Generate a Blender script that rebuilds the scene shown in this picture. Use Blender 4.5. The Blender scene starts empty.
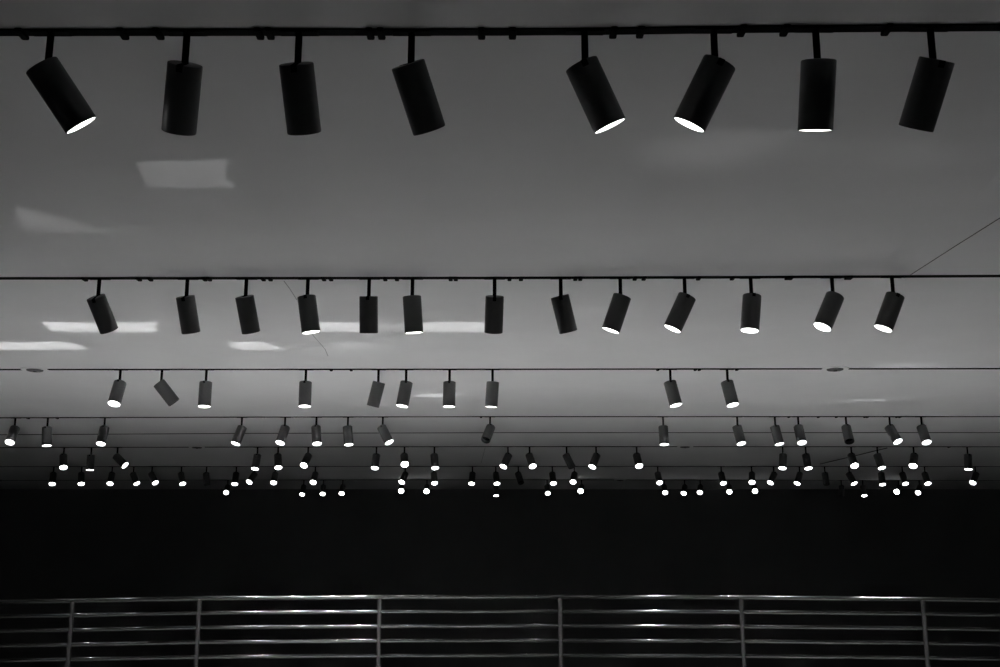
import bpy, bmesh, math, random
from mathutils import Vector, Quaternion
random.seed(7)
sc = bpy.context.scene
C = sc.collection
PI = math.pi

# ------------------------------------------------------------------ camera, world, exposure
F = 1065.0                      # focal length in pixels of the 1000 x 667 frame
PITCH = math.radians(12.26)
CAM_Z = 1.45
H = 1.5                         # ceiling height above the camera
CEIL = CAM_Z + H
cd = bpy.data.cameras.new('camera')
cam = bpy.data.objects.new('camera', cd); C.objects.link(cam)
cam.location = (0, 0, CAM_Z)
cam.rotation_euler = (PI / 2 + PITCH, 0, 0)
cd.sensor_width = 36.0; cd.lens = 36.0 * F / 1000.0
cd.clip_start = 0.05; cd.clip_end = 200
sc.camera = cam
w = bpy.data.worlds.new('world'); sc.world = w; w.use_nodes = True
w.node_tree.nodes['Background'].inputs[0].default_value = (0, 0, 0, 1)
w.node_tree.nodes['Background'].inputs[1].default_value = 0
sc.view_settings.view_transform = 'Standard'
sc.view_settings.look = 'None'
sc.view_settings.gamma = 1
sc.view_settings.use_curve_mapping = False
sc.view_settings.exposure = 0.24
sc.cycles.use_denoising = True
sc.cycles.max_bounces = 6
sc.cycles.diffuse_bounces = 4
sc.cycles.sample_clamp_indirect = 6

# power of one lit spotlight on each track, nearest first, and its beam angle in degrees
SPOT_W = [35, 200, 4200, 720, 18, 4, 4]
SPOT_A = [24, 26, 38, 46, 42, 26, 22]
# lamps dimmed or turned up one by one: (track, number) -> factor
WIDE = {(3, 14): 125, (3, 15): 125, (3, 3): 80, (3, 4): 80, (4, 9): 76, (4, 10): 76}   # beam angles widened to add highlight streaks on the railing
DIM = {(0, 2): 3, (0, 3): 4, (0, 4): 4, (0, 5): 2.5, (3, 0): .12, (3, 1): .15, (3, 2): .3, (3, 14): .7, (3, 15): .8, (3, 5): .5, (3, 6): .45, (3, 7): .5, (3, 3): 1.2, (3, 4): 1.2, (4, 9): 4, (4, 10): 5, (2, 0): .8, (2, 8): .5, (2, 9): .5}
LENS_E = 4.0

# ------------------------------------------------------------------ where things stand
FW = Vector((0, math.cos(PITCH), math.sin(PITCH)))
UP = Vector((0, -math.sin(PITCH), math.cos(PITCH)))
EYE = Vector((0, 0, CAM_Z))
def ray(px, py):
    return (FW * F + Vector((1, 0, 0)) * (px - 500) + UP * (333.5 - py)).normalized()
def on_ceiling(px, py, z=None):
    z = CEIL if z is None else z
    r = ray(px, py); t = (z - CAM_Z) / r.z
    return EYE + r * t
def on_depth(px, py, y):
    r = ray(px, py)
    return EYE + r * (y / r.y)
def project(p):
    d = p - EYE
    z = d.dot(FW)
    return (500 + F * d.x / z, 333.5 - F * d.dot(UP) / z)
def lerp_pts(pts, x):
    if x <= pts[0][0]: a, b = pts[0], pts[1]
    else:
        a, b = pts[-2], pts[-1]
        for i in range(len(pts) - 1):
            if pts[i][0] <= x <= pts[i + 1][0]: a, b = pts[i], pts[i + 1]; break
    t = (x - a[0]) / (b[0] - a[0])
    return a[1] + (b[1] - a[1]) * t

# ------------------------------------------------------------------ materials
def mat(name, col, rough=0.6, metal=0.0, emit=None, spec=0.5, mottle=None, bump=0.0):
    m = bpy.data.materials.new(name); m.use_nodes = True
    nt = m.node_tree; b = nt.nodes['Principled BSDF']
    b.inputs['Base Color'].default_value = (col, col, col, 1)
    b.inputs['Roughness'].default_value = rough
    b.inputs['Metallic'].default_value = metal
    b.inputs['Specular IOR Level'].default_value = spec
    if emit:
        b.inputs['Emission Color'].default_value = (1, 1, 1, 1)
        b.inputs['Emission Strength'].default_value = emit
    if mottle:
        sx, amp = mottle
        tc = nt.nodes.new('ShaderNodeTexCoord')
        n = nt.nodes.new('ShaderNodeTexNoise'); n.inputs['Scale'].default_value = sx
        n.inputs['Detail'].default_value = 5; n.inputs['Roughness'].default_value = 0.6
        r = nt.nodes.new('ShaderNodeMapRange')
        r.inputs['From Min'].default_value = 0.3; r.inputs['From Max'].default_value = 0.7
        r.inputs['To Min'].default_value = col * (1 - amp); r.inputs['To Max'].default_value = col * (1 + amp)
        nt.links.new(tc.outputs['Object'], n.inputs['Vector'])
        nt.links.new(n.outputs['Fac'], r.inputs['Value'])
        nt.links.new(r.outputs['Result'], b.inputs['Base Color'])
        if bump:
            bp = nt.nodes.new('ShaderNodeBump'); bp.inputs['Strength'].default_value = bump
            bp.inputs['Distance'].default_value = 0.01
            nt.links.new(n.outputs['Fac'], bp.inputs['Height'])
            nt.links.new(bp.outputs['Normal'], b.inputs['Normal'])
    return m
M_CEIL = mat('ceiling_plaster', 0.80, 0.9, spec=0.1, mottle=(1.1, 0.035))
M_WALL = mat('dark_wall_paint', 0.11, 0.9, spec=0.1, mottle=(0.8, 0.1))
M_FLOOR = mat('gallery_floor', 0.25, 0.7, spec=0.2, mottle=(2.0, 0.05))
M_PIT = mat('lower_hall_floor', 0.30, 0.95, spec=0.0, mottle=(1.5, 0.1))
M_BLACK = mat('black_powder_coat', 0.055, 0.45, spec=0.35, mottle=(40, 0.08))
M_TRACK = mat('black_track_metal', 0.0015, 0.8, spec=0.02, mottle=(30, 0.1))
M_SLOT = mat('hinge_recess', 0.004, 0.8, spec=0.0)
M_GLASS = mat('unlit_lens_glass', 0.008, 0.12, spec=0.5)
M_LENS = mat('lit_lens', 0.8, 0.3, emit=LENS_E)
M_WHITE = mat('white_clip', 0.95, 0.3)
M_RING = mat('pale_ring', 0.8, 0.8, spec=0.1)
M_POST = mat('grey_post_paint', 0.055, 0.55, spec=0.3)
M_GREY = mat('grey_cover_plate', 0.05, 0.6)
M_STEEL = mat('brushed_steel', 0.07, 0.15, metal=1.0, mottle=(60, 0.08))
M_CABLE = mat('thin_dark_wire', 0.03, 0.6)
M_JOINT = mat('dark_joint', 0.02, 0.9, spec=0.0)
M_LENS_FAR = mat('lit_lens_far', 0.8, 0.3, emit=10.0)
M_LENS_GLARE = mat('glaring_lens', 0.8, 0.3, emit=25.0)
M_CRACK = mat('ceiling_crack', 0.35, 0.9, spec=0.0)

# ------------------------------------------------------------------ mesh helpers
def new_obj(name, bm, m, parent=None, smooth=False):
    me = bpy.data.meshes.new(name); bm.normal_update(); bm.to_mesh(me); bm.free()
    if smooth:
        for p in me.polygons: p.use_smooth = True
    me.materials.append(m)
    o = bpy.data.objects.new(name, me); C.objects.link(o)
    if parent: o.parent = parent
    return o
def add_box(bm, x0, x1, y0, y1, z0, z1, bevel=0.0):
    vs = [bm.verts.new((x, y, z)) for x in (x0, x1) for y in (y0, y1) for z in (z0, z1)]
    fs = []
    for q in ((0, 1, 3, 2), (4, 6, 7, 5), (0, 4, 5, 1), (2, 3, 7, 6), (0, 2, 6, 4), (1, 5, 7, 3)):
        fs.append(bm.faces.new([vs[i] for i in q]))
    if bevel:
        es = list({e for f in fs for e in f.edges})
        bmesh.ops.bevel(bm, geom=es, offset=bevel, segments=2, affect='EDGES', profile=0.6)
def add_tube(bm, pts, r, n=12):
    rings = []
    for i, p in enumerate(pts):
        p = Vector(p)
        d = (Vector(pts[min(i + 1, len(pts) - 1)]) - Vector(pts[max(i - 1, 0)])).normalized()
        a = d.orthogonal().normalized() if abs(d.z) > 0.9 else d.cross(Vector((0, 0, 1))).normalized()
        b = d.cross(a)
        rings.append([bm.verts.new(p + (a * math.cos(2 * PI * k / n) + b * math.sin(2 * PI * k / n)) * r) for k in range(n)])
    for i in range(len(rings) - 1):
        for k in range(n):
            bm.faces.new((rings[i][k], rings[i][(k + 1) % n], rings[i + 1][(k + 1) % n], rings[i + 1][k]))
    bm.faces.new(rings[0][::-1]); bm.faces.new(rings[-1])
    bmesh.ops.recalc_face_normals(bm, faces=bm.faces)
def add_lathe(bm, prof, n=40):
    """profile of (radius, z); radius 0 closes with a point"""
    rings = []
    for r, z in prof:
        if r == 0: rings.append([bm.verts.new((0, 0, z))])
        else: rings.append([bm.verts.new((r * math.cos(2 * PI * k / n), r * math.sin(2 * PI * k / n), z)) for k in range(n)])
    for a, b in zip(rings, rings[1:]):
        for k in range(n):
            k2 = (k + 1) % n
            if len(a) == 1: bm.faces.new((a[0], b[k2], b[k]))
            elif len(b) == 1: bm.faces.new((a[k], a[k2], b[0]))
            else: bm.faces.new((a[k], a[k2], b[k2], b[k]))
    bmesh.ops.recalc_face_normals(bm, faces=bm.faces)
def autosmooth(o, deg=35):
    for p in o.data.polygons: p.use_smooth = True
    o.data.set_sharp_from_angle(angle=math.radians(deg))
def empty(name, loc):
    o = bpy.data.objects.new(name, None); C.objects.link(o); o.location = loc
    o.empty_display_size = 0.05
    return o
def tag(o, label, cat, group=None):
    o['label'] = label; o['category'] = cat
    if group: o['group'] = group
def struct(name, bm, m):
    o = new_obj(name, bm, m); o['kind'] = 'structure'; return o
def box_struct(name, m, *a):
    bm = bmesh.new(); add_box(bm, *a); return struct(name, bm, m)

# ------------------------------------------------------------------ the room
WALL_Y = 14.5 * H
XL, XR, YB = -12.5, 12.5, -5.0
EDGE = 10.75                   # edge of the gallery floor
PIT = -4.0
box_struct('ceiling', M_CEIL, XL - .2, XR + .2, YB - .2, WALL_Y + .2, CEIL, CEIL + .2)
box_struct('wall_far', M_WALL, XL - .2, XR + .2, WALL_Y, WALL_Y + .2, PIT - .2, CEIL)
box_struct('wall_left', M_WALL, XL - .2, XL, YB, WALL_Y, PIT - .2, CEIL)
box_struct('wall_right', M_WALL, XR, XR + .2, YB, WALL_Y, PIT - .2, CEIL)
box_struct('wall_back', M_WALL, XL - .2, XR + .2, YB - .2, YB, PIT - .2, CEIL)
box_struct('floor', M_FLOOR, XL, XR, YB, EDGE, -.3, 0)
box_struct('trim_1', M_JOINT, XL, XR, EDGE, EDGE + .03, -.35, 0.0)
box_struct('floor_lower', M_PIT, XL, XR, EDGE - 4, WALL_Y, PIT - .2, PIT)

# a narrow dark joint across the ceiling between the fourth and the fifth track
def strip(name, pix, width, m, thick=0.003):
    pts = [on_ceiling(*p) for p in pix]
    bm = bmesh.new(); lo, hi = [], []
    for i, p in enumerate(pts):
        d = (pts[min(i + 1, len(pts) - 1)] - pts[max(i - 1, 0)]); d.z = 0; d.normalize()
        s = Vector((-d.y, d.x, 0)) * width / 2
        hi.append([bm.verts.new(p - s), bm.verts.new(p + s)])
        lo.append([bm.verts.new(p - s - Vector((0, 0, thick))), bm.verts.new(p + s - Vector((0, 0, thick)))])
    for i in range(len(pts) - 1):
        for A, B in ((lo, lo), (hi, hi)):
            bm.faces.new((A[i][0], A[i][1], A[i + 1][1], A[i + 1][0]))
        for s in (0, 1):
            bm.faces.new((lo[i][s], hi[i][s], hi[i + 1][s], lo[i + 1][s]))
    for i in (0, -1):
        bm.faces.new((lo[i][0], lo[i][1], hi[i][1], hi[i][0]))
    bmesh.ops.recalc_face_normals(bm, faces=bm.faces)
    return new_obj(name, bm, m)
o = strip('trim_2', [(-60, 435), (250, 433.3), (500, 432.6), (1060, 432.5)], 0.05, M_JOINT, .002); o['kind'] = 'structure'
for n, pix in ((3, [(284, 281), (290, 289), (297, 300)]), (4, [(311, 333), (318, 341), (325, 349), (328, 356)]),
               (5, [(485, 448), (483, 456), (481, 463)])):
    o = strip('trim_%d' % n, pix, 0.005, M_CRACK, .0006); o['kind'] = 'structure'

# ------------------------------------------------------------------ tracks
TRACKS = [
    [(0, 31.6), (250, 31.4), (500, 31.2), (620, 30.2), (750, 28.4), (1000, 26.6)],
    [(0, 278), (500, 277.6), (750, 276.8), (1000, 275.6)],
    [(0, 369.3), (500, 369), (1000, 368.4)],
    [(0, 417.6), (300, 416.8), (500, 416.4), (1000, 416.4)],
    [(0, 447.4), (500, 446.4), (1000, 446.6)],
    [(0, 466.5), (500, 466.2), (1000, 466.4)],
    [(0, 480.2), (500, 479.6), (1000, 480.4)],
]
TRACK_WORDS = ['nearest', 'second nearest', 'third nearest', 'fourth nearest', 'third farthest', 'second farthest', 'farthest']
TW, TH = 0.036, 0.005
CLIPS = [
    [22, 123, 158.5, 259, 269.5, 370, 381, 481.5, 512.5, 613.5, 640.5, 742, 785, 887],
    [84.5, 138.7, 150, 204.5, 209, 263, 270, 323.7, 330.7, 385, 396.7, 450.5, 455.7, 509.5, 521, 575.5, 580.5, 635, 644, 698.7, 732.5, 787.5, 791, 847.5, 850.5, -906],
    [-109, -147, -151, -232.5, 331, 351, -389, -395, -432, -438, -475, -482, -519, 658, 695.5, 699.5, 737],
    [28, 57, -97, -125.7, -234, -262, -265, -293.5, -356.5, -362.5, 481, -509, -744, -754, 789, 818.5, 836.5, 865, 867.5, 897, 900],
    [-265, -492, -515, -546, -580, -620, -821, 949],
    [], []]
# clip: small rounded bar lying across the track
bm = bmesh.new(); add_box(bm, -.011, .011, -.029, .029, -.009, 0.004, .0055)
clip_proto = new_obj('clip', bm, M_TRACK); autosmooth(clip_proto, 50)
clip_mesh = clip_proto.data
bm = bmesh.new(); bmesh.ops.create_uvsphere(bm, u_segments=14, v_segments=8, radius=.011)
for v in bm.verts: v.co.y += .029; v.co.z = v.co.z * .8 + .002
wp = new_obj('clip', bm, M_WHITE, smooth=True); clip_white = wp.data; bpy.data.objects.remove(wp)
bpy.data.objects.remove(clip_proto)
def track_y(k, x): return lerp_pts(TRACKS[k], x)
for k, pts in enumerate(TRACKS):
    a, b = -130, 1130
    xs = [(a, track_y(k, a))] + [p for p in pts if 0 < p[0] < 1000] + [(b, track_y(k, b))]
    mid = on_ceiling(500, track_y(k, 500))
    root = empty('ceiling_track', mid)
    tag(root, 'thin black lighting track fixed to the ceiling, %s to the viewer' % TRACK_WORDS[k] if k < 4 else
        'thin black lighting track fixed to the ceiling, %s of all seven from the viewer' % TRACK_WORDS[k], 'lighting track',
        'lighting tracks across the ceiling')
    r = strip('rail_profile', xs, TW, M_TRACK, TH)
    r.parent = root; r.location = -mid
    for cx in CLIPS[k]:
        px = abs(cx); q = on_ceiling(px, track_y(k, px))
        c = bpy.data.objects.new('clip', clip_white if cx < 0 else clip_mesh); C.objects.link(c)
        c.parent = root; c.location = q - mid - Vector((0, 0, TH))
        if cx < 0: c['label'] = 'small white clip'

# round cover plates on the tracks
bm = bmesh.new()
add_lathe(bm, [(0, -.012), (.030, -.012), (.055, -.010), (.062, -.006), (.064, 0.0), (0, 0.0)], 32)
cov = new_obj('cover_plate', bm, M_GREY); autosmooth(cov, 40)
bm = bmesh.new(); add_lathe(bm, [(0, -.016), (.012, -.016), (.014, -.012), (0, -.012)], 16)
scr = new_obj('centre_screw', bm, M_TRACK, cov)
bm = bmesh.new(); add_lathe(bm, [(0, -.0006), (.104, -.0006), (.108, 0.0045), (0, .0045)], 40)
ring = new_obj('pale_ring', bm, M_RING, cov)
spots_c = [(35, 2, 'left end of the third nearest track'), (835, 2, 'right half of the third nearest track'),
           (197, 4, 'left half of the third farthest track'), (685, 4, 'right half of the third farthest track'),
           (620, 6, 'farthest track, just before the dark wall')]
for i, (px, k, wd) in enumerate(spots_c):
    if i == 0: o = cov
    else:
        o = cov.copy(); C.objects.link(o)
        for ch in (scr, ring):
            s = ch.copy(); C.objects.link(s); s.parent = o
    o.location = on_ceiling(px, track_y(k, px)) - Vector((0, 0, TH))
    tag(o, 'small round grey cover plate on the ' + wd, 'ceiling cover', 'round cover plates on the lighting tracks')

# loose wires
def wire(pix, label, drop=0.02, r=.003):
    pts = []
    for i, (x, y) in enumerate(pix):
        t = i / (len(pix) - 1)
        pts.append(on_ceiling(x, y, CEIL - drop * math.sin(PI * t) - r))
    bm = bmesh.new(); add_tube(bm, pts, r, 6)
    o = new_obj('wire', bm, M_CABLE); tag(o, label, 'wire')
wire([(1030, 199), (1000, 218), (957, 245), (915, 272), (908, 276.5)], 'thin slack dark wire running diagonally to the right end of the second track', .0, .0018)
wire([(820, 464), (850, 457), (887, 448)], 'thin dark wire slanting between the two far tracks at right', .0, .006)

# ------------------------------------------------------------------ spotlights
R_B, L_UP, L_DN, DROP = 0.049, 0.028, 0.168, 0.131
def body_mesh():
    bm = bmesh.new()
    add_lathe(bm, [(0, L_UP), (R_B - .004, L_UP), (R_B - .001, L_UP - .001), (R_B, L_UP - .004), (R_B, -L_DN + .003),
                   (R_B - .001, -L_DN), (R_B - .0022, -L_DN), (R_B - .0035, -L_DN + .003), (R_B - .0035, -L_DN + .06), (0, -L_DN + .06)], 48)
    return bm
body_p = new_obj('housing', body_mesh(), M_BLACK); autosmooth(body_p, 40)
bm = bmesh.new()
add_lathe(bm, [(0, -L_DN + .0002), (.040, -L_DN + .0002), (R_B - .004, -L_DN + .0012), (R_B - .005, -L_DN + .012), (0, -L_DN + .012)], 40)
lens_lit = new_obj('lens', bm, M_LENS); autosmooth(lens_lit, 40)
bm = bmesh.new()
add_lathe(bm, [(0, -L_DN + .036), (.030, -L_DN + .037), (R_B - .005, -L_DN + .040), (R_B - .005, -L_DN + .046), (0, -L_DN + .046)], 40)
lens_off = new_obj('lens', bm, M_GLASS); autosmooth(lens_off, 40)
bm = bmesh.new(); add_box(bm, -.009, .009, -.012, R_B + .0005, L_UP - .020, L_UP + .0008, .002)
slot_p = new_obj('hinge_slot', bm, M_SLOT)
bm = bmesh.new(); add_lathe(bm, [(0, 0), (.0100, 0), (.0100, -DROP), (.007, -DROP - .006), (0, -DROP - .008)], 20)
stem_p = new_obj('stem', bm, M_TRACK); autosmooth(stem_p, 40)
bm = bmesh.new(); add_box(bm, -.055, .055, -.015, .015, -TH - .003, -TH, .001)
adap_p = new_obj('track_adapter', bm, M_TRACK)
MESH = {n: o.data for n, o in (('housing', body_p), ('lit', lens_lit), ('off', lens_off), ('slot', slot_p), ('stem', stem_p), ('adapter', adap_p))}
for key, mm in (('far', M_LENS_FAR), ('glare', M_LENS_GLARE)):
    MESH[key] = MESH['lit'].copy(); MESH[key].materials.clear(); MESH[key].materials.append(mm)
for o in (body_p, lens_lit, lens_off, slot_p, stem_p, adap_p): bpy.data.objects.remove(o)

# stem pixel, pixel of the middle of the lens, how open the lens is towards the viewer, state (1 lit, 0 unlit, 2 glaring)
LAMPS = [
 [(50, 81.3, 125.8, .18, 1), (186, 178.5, 131.5, -.15, 3), (298, 304, 133, -.10, 3), (410.5, 428.7, 129.5, -.05, 3),
  (584.5, 610, 126, .17, 1), (713.5, 688.7, 125.5, .23, 1), (815.3, 815.3, 131, .11, 1), (930, 916.3, 127, 0, 3)],
 [(99, 108.7, 330, -.18, 3), (187, 190.5, 331, -.10, 3), (246, 250.5, 331, -.12, 3), (307.5, 310.7, 331.5, .2, 1),
  (368.7, 368.5, 332.5, 0, 3), (412, 413.7, 332.5, .12, 1), (494, 493.2, 331, -.15, 3), (560, 567.5, 329.5, -.05, 3),
  (619.5, 610.5, 330, .2, 1), (683.7, 672, 329, .25, 1), (750.5, 749.7, 330.5, .33, 1), (831.7, 822, 327.8, .43, 1), (891.7, 883, 329, .32, 1)],
 [(120, 113.7, 404, .5, 1), (161.5, 173, 401.5, .15, 0), (206, 204, 405.7, .25, 1), (305.5, 304.5, 405.7, .27, 1),
  (378, 373, 404.5, 0, 3), (405.7, 402, 405, .25, 1), (449, 448.7, 405.7, .2, 1), (492, 491, 405.7, .12, 1),
  (669.5, 675.7, 405, .3, 1), (727, 733, 405.2, .35, 1)],
 [(15, 9.3, 442.5, .65, 1), (47.5, 46.5, 446, .28, 1), (104.5, 100.5, 444, .5, 1), (241.5, 235.2, 444, .4, 1), (284.7, 279.8, 443, .5, 1),
  (316, 316.7, 444, .48, 1), (347.5, 348.5, 444.8, .33, 1), (382.3, 389, 442.5, .4, 1), (489.5, 485.2, 440.2, .72, 0), (662.3, 664, 444.5, .28, 1),
  (737, 741.5, 443.7, .4, 1), (774.7, 779.5, 444.3, .3, 1), (798, 802, 442.8, .52, 1), (845.7, 849.5, 441.5, .6, 0), (889.3, 898, 441.8, .5, 1),
  (921, 926.8, 442.7, .55, 1)],
 [(64.3, 63.5, 467.7, .65, 1), (91.7, 90, 470, .18, 1), (117.8, 125.3, 465.5, .5, 1), (257.7, 255, 469, .4, 1), (278.3, 278.3, 467.9, .6, 1),
  (308.3, 303.7, 465.6, .75, 1), (376.5, 374.8, 468.3, .5, 1), (404.5, 404.8, 464.5, .9, 2), (434.4, 435.2, 468.5, .5, 1), (508, 503.3, 466.8, .55, 1),
  (529.5, 532.8, 466.5, .65, 1), (566.5, 571.8, 466.8, .3, 0), (596, 592.2, 467, .55, 1), (636.6, 639.3, 466.2, .7, 1), (782.5, 782.5, 468.6, .5, 1),
  (805.5, 808.5, 468.5, .4, 1), (851, 854.8, 466.2, .8, 2), (877, 882, 468.3, .45, 1), (913.3, 913, 466.2, .75, 2), (967, 968.5, 469.4, .25, 1)],
 [(54, 52.2, 484.5, .6, 1), (82, 81.2, 484.2, .6, 1), (112.5, 110, 483.8, .6, 1), (134, 137, 484, .55, 1), (152.3, 155.5, 483, .6, 1),
  (181.7, 182.8, 484.2, .6, 1), (206.8, 206.8, 484, .3, 0), (236.5, 234.7, 484.2, .55, 1), (254.5, 249, 482.5, .7, 1), (275.5, 273.5, 483.2, .75, 1),
  (315.5, 313, 482.8, .8, 1), (405.3, 401.5, 482.6, .75, 1), (434, 434.6, 483.2, .6, 1), (472.5, 471.6, 484, .6, 1), (495.8, 497, 483.8, .55, 1),
  (518.3, 521, 482.5, .5, 0), (552.3, 553.5, 483.5, .6, 1), (574.2, 573, 482.2, .8, 1), (657.7, 659.7, 483, .7, 1), (721, 723.5, 483.5, .6, 1),
  (751.5, 752, 482.5, .72, 1), (773.5, 770.3, 483, .6, 1), (799.3, 797, 483.7, .6, 1), (824.5, 826.3, 483.5, .3, 0), (848.8, 854.5, 484, .5, 1),
  (880.7, 882.5, 484.8, .45, 1), (902, 905.5, 484, .55, 1), (924.4, 928, 484, .6, 1), (975, 972.7, 483, .65, 1)],
 [(228, 226, 492.8, .88, 1), (304, 302, 495, .7, 1), (323.5, 322.6, 494.5, .8, 1), (343, 341.5, 494, .85, 1), (401.5, 401.2, 491.2, .95, 2),
  (427, 426.5, 491.5, .95, 2), (496, 496.2, 496.2, .4, 1), (547, 547.8, 493.8, .85, 1), (581.5, 580.5, 491.2, .95, 2), (664, 665.2, 493, .88, 1),
  (684.5, 683.6, 493.8, .83, 1), (700, 699.8, 492.8, .9, 1), (729, 729.4, 492, .92, 1), (754, 755, 491.3, .95, 2), (841, 841.5, 495.5, .4, 0),
  (862.5, 864.4, 496, .5, 1), (898.3, 896.5, 492, .95, 2), (919, 918, 493, .88, 1)],
]
ORD = ['first', 'second', 'third', 'fourth', 'fifth', 'sixth', 'seventh', 'eighth', 'ninth', 'tenth', 'eleventh', 'twelfth',
       'thirteenth', 'fourteenth', 'fifteenth']
light_data = {}
def spot_data(k, glare, dim, wide):
    key = (k, glare, dim, wide)
    if key not in light_data:
        l = bpy.data.lights.new('spot_beam', 'SPOT')
        l.energy = SPOT_W[k] * (1.3 if glare else 1) * dim; l.spot_size = math.radians(wide); l.spot_blend = 0.9
        l.shadow_soft_size = 0.035
        light_data[key] = l
    return light_data[key]
DOWN = Vector((0, 0, -1))
for k, row in enumerate(LAMPS):
    n = len(row)
    for i, (sx, bx, by, q, st) in enumerate(row):
        if k == 0 and i < 4: sx += 1.2; bx += .4
        if k in (1, 2, 3) and sx < 720: sx += .6; bx += .3
        top = on_ceiling(sx, track_y(k, sx)); top.z = CEIL
        piv = top - Vector((0, 0, DROP + 0.0))
        px, py = project(piv)
        # axis direction: openness q towards the viewer, the rest along the picture direction to the lens
        v = (piv - EYE).normalized()
        r2 = ray(bx, by)
        e = r2 - v * r2.dot(v)
        if e.length < 1e-5: e = DOWN - v * DOWN.dot(v)
        e.normalize()
        d = (e * math.sqrt(1 - q * q) - v * q).normalized()
        # refine openness so the lens lands nearer its place on far tracks
        if k >= 3:
            best = None
            for t in range(-60, 61):
                qq = q + t * 0.005
                if not -0.99 < qq < 0.985: continue
                dd = (e * math.sqrt(1 - qq * qq) - v * qq)
                lx, ly = project(piv + dd * L_DN)
                er = (lx - bx) ** 2 + (ly - by) ** 2 + (6 * (qq - q)) ** 2
                if best is None or er < best[0]: best = (er, dd, qq)
            d = best[1].normalized(); q = best[2]
        rot = DOWN.rotation_difference(d)
        # twist so the hinge slot opens on the side the head tips away from
        root = empty('track_spotlight', top)
        loc = Vector((0, 0, -DROP))
        def part(name, me, loc=(0, 0, 0), rot=None):
            o = bpy.data.objects.new(name, me); C.objects.link(o); o.parent = root; o.location = loc
            if rot is not None: o.rotation_mode = 'QUATERNION'; o.rotation_quaternion = rot
            return o
        part('track_adapter', MESH['adapter'])
        part('stem', MESH['stem'])
        tw = Quaternion((0, 0, 1), PI if ((i * 7 + k) % 3) else 0.4)
        hb = part('housing', MESH['housing'], loc, rot @ tw)
        s = bpy.data.objects.new('hinge_slot', MESH['slot']); C.objects.link(s); s.parent = hb
        l = part('lens', MESH['off' if not st else 'glare' if st == 2 else 'lit' if k < 4 else 'far'], loc, rot)
        if st != 3: l['label'] = 'glowing white lens' if st else 'dark unlit lens'
        if st:
            dim = DIM.get((k, i), 1.0) * (1 if k < 4 else .35 if sx < 330 else 1.4 if 380 < sx < 930 else .8)
            lo = bpy.data.objects.new('spot_beam', spot_data(k, st == 2, dim, WIDE.get((k, i), SPOT_A[k]))); C.objects.link(lo)
            lo.parent = root; lo.location = loc + d * (L_DN + 0.004)
            lo.rotation_mode = 'QUATERNION'; lo.rotation_quaternion = rot
        dx = (bx - px) / max(1, abs(by - py))
        lean = 'pointing straight down' if abs(dx) < .10 else ('tipped' if abs(dx) < .3 else 'strongly tipped') + (' right' if dx > 0 else ' left')
        if q > .85: lean = 'facing the viewer'
        state = {1: 'lit', 0: 'unlit', 2: 'glaring', 3: 'turned-away'}[st]
        if i <= (n - 1) // 2: pos = ('leftmost' if i == 0 else ORD[i] + ' from the left')
        else: pos = ('rightmost' if i == n - 1 else ORD[n - 1 - i] + ' from the right')
        tag(root, '%s black cylinder spotlight %s, %s on the %s track' % (state, lean, pos, TRACK_WORDS[k]), 'spotlight',
            'cylinder spotlights on the %s ceiling track' % TRACK_WORDS[k])

# ------------------------------------------------------------------ railing in front of the void
RY = 10.5
top_pts = [(-60, 603.2), (0, 602), (73, 601), (200, 598.6), (380, 597.4), (559.5, 597), (741, 597.6), (922, 599.4), (1000, 600.6), (1060, 601.5)]
def rail_z(x):      # x in metres
    px = 500 + 0
    zs = [(on_depth(a, b, RY).x, on_depth(a, b, RY).z) for a, b in top_pts]
    return lerp_pts(zs, x)
posts_px = [-55, 74, 200.5, 380, 559.8, 740.5, 921.5, 1100]
posts_x = [on_depth(p, 598, RY).x for p in posts_px]
rl = empty('railing', (0, RY, 0))
tag(rl, 'steel railing with horizontal bars and slim posts along the gallery edge', 'railing')
for x in posts_x:
    bm = bmesh.new(); zt = rail_z(x) - .006
    add_box(bm, x - .016, x + .016, -.026, -.010, 0, zt, .002)
    add_box(bm, x - .05, x + .05, -.05, .05, 0, .012, .003)
    p = new_obj('post', bm, M_POST, rl)
GAP = 0.1345
for a, b in zip(posts_x, posts_x[1:]):
    for lev in range(8):
        bm = bmesh.new(); N = 6
        rr = .019 if lev == 0 else .0165
        e = 0 if lev == 0 else .004
        pts = [(a + e + (b - a - 2 * e) * t / N, 0.0 if lev == 0 else -.0, rail_z(a + (b - a) * t / N) - lev * GAP - (0.0)) for t in range(N + 1)]
        if rail_z(a) - lev * GAP < .1: continue
        add_tube(bm, pts, rr, 20)
        o = new_obj('top_rail' if lev == 0 else 'crossbar', bm, M_STEEL, rl); autosmooth(o, 50)

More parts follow.
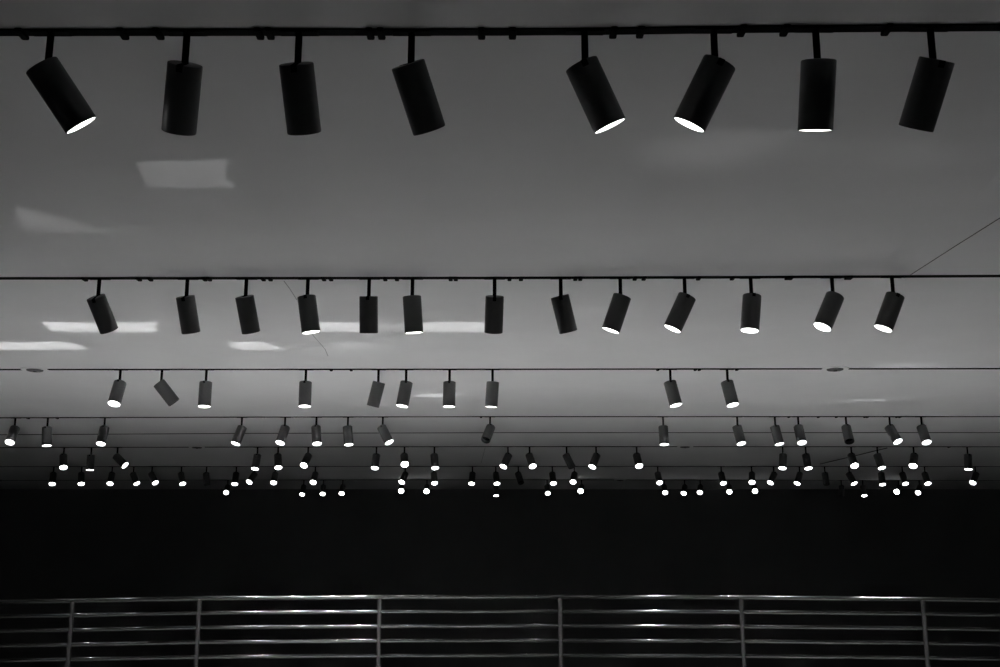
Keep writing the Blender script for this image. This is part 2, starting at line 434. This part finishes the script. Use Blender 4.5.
# ------------------------------------------------------------------ patches of reflected light on the ceiling, made by added spots without fixtures
def gobo(poly, power, soft=0.014, src=(0, -1.0, 1.3)):
    pts = [on_ceiling(*p) for p in poly]
    c = sum(pts, Vector()) / len(pts)
    pos = Vector((c.x + src[0], c.y + src[1], CEIL - src[2]))
    l = bpy.data.lights.new('patch_beam', 'SPOT'); l.shadow_soft_size = 0.0
    o = bpy.data.objects.new('patch_beam', l); C.objects.link(o); o.location = pos
    d = (c - pos).normalized()
    o.rotation_mode = 'QUATERNION'; rot = DOWN.rotation_difference(d); o.rotation_quaternion = rot
    inv = rot.inverted()
    uv = []; mx = 0
    for p in pts:
        q = inv @ (p - pos); uv.append((q.x / -q.z, q.y / -q.z)); mx = max(mx, math.hypot(*uv[-1]))
    l.spot_size = min(2.9, 2 * math.atan(mx * 1.9)); l.spot_blend = 0.0
    l.energy = power * (c - pos).length_squared
    l.use_nodes = True; nt = l.node_tree; em = nt.nodes['Emission']
    tc = nt.nodes.new('ShaderNodeTexCoord'); sp = nt.nodes.new('ShaderNodeSeparateXYZ')
    nt.links.new(tc.outputs['Normal'], sp.inputs[0])
    def math_(op, a, b=None, clamp=False):
        n = nt.nodes.new('ShaderNodeMath'); n.operation = op; n.use_clamp = clamp
        for i, s in enumerate((a, b)):
            if s is None: continue
            if isinstance(s, (int, float)): n.inputs[i].default_value = s
            else: nt.links.new(s, n.inputs[i])
        return n.outputs[0]
    az = math_('ABSOLUTE', sp.outputs[2])
    u = math_('DIVIDE', sp.outputs[0], az); v = math_('DIVIDE', sp.outputs[1], az)
    area = sum(uv[i - 1][0] * uv[i][1] - uv[i][0] * uv[i - 1][1] for i in range(len(uv)))
    if area < 0: uv.reverse()
    acc = None
    for i in range(len(uv)):
        (x0, y0), (x1, y1) = uv[i - 1], uv[i]
        L = math.hypot(x1 - x0, y1 - y0); nx, ny = -(y1 - y0) / L, (x1 - x0) / L
        t = math_('ADD', math_('ADD', math_('MULTIPLY', u, nx), math_('MULTIPLY', v, ny)), -(nx * x0 + ny * y0))
        t = math_('ADD', math_('MULTIPLY', t, 1.0 / soft), 0.5, True)
        acc = t if acc is None else math_('MULTIPLY', acc, t)
    nt.links.new(acc, em.inputs['Strength'])
G = 21.0
gobo([(42, 322), (100, 323), (100, 332), (52, 332)], G)
gobo([(100, 323), (158, 322), (153, 327), (100, 327)], G)
gobo([(100, 327), (153, 327), (161, 332), (100, 332)], G)
gobo([(-30, 341), (30, 343), (42, 350), (-30, 350)], G)
gobo([(27, 342), (52, 341.3), (75, 343.5), (90, 349.7), (42, 350)], G * .9)
gobo([(229, 342), (262, 342), (286, 349.5), (236, 350)], G * .8)
gobo([(318, 322.5), (372, 322.5), (372, 332), (316, 332)], G * .8)
gobo([(372, 324), (420, 324), (420, 331), (372, 331)], G * .22)
gobo([(424, 322), (485, 322), (487, 332), (420, 332)], G * .8)
gobo([(336, 342.5), (360, 342.5), (384, 348.5), (328, 350)], G * .4, .05)
gobo([(413, 397), (424, 393.5), (468, 393.5), (452, 397)], G * .8, .03)
gobo([(350, 406), (362, 403.5), (390, 404.5), (386, 406)], G * .4, .03)
gobo([(848, 399.3), (886, 399.3), (886, 401), (848, 401)], G * .6, .02)
gobo([(134, 162), (230, 160), (224, 174), (141, 174)], G * .17, .01)
gobo([(141, 174), (224, 174), (236, 188), (147, 188)], G * .17, .01)
gobo([(16, 208), (52, 214), (112, 232), (28, 233)], G * .12)
gobo([(638, 150), (665, 137), (770, 128), (800, 136), (716, 172), (645, 165)], G * .09, .10)
gobo([(570, 311), (585, 308.5), (612, 309.5), (600, 313)], G * .2, .05)
gobo([(870, 366), (885, 362), (940, 364), (925, 368)], G * .25, .05)
gobo([(800, 150), (850, 143), (970, 155), (930, 168)], G * .06, .10)
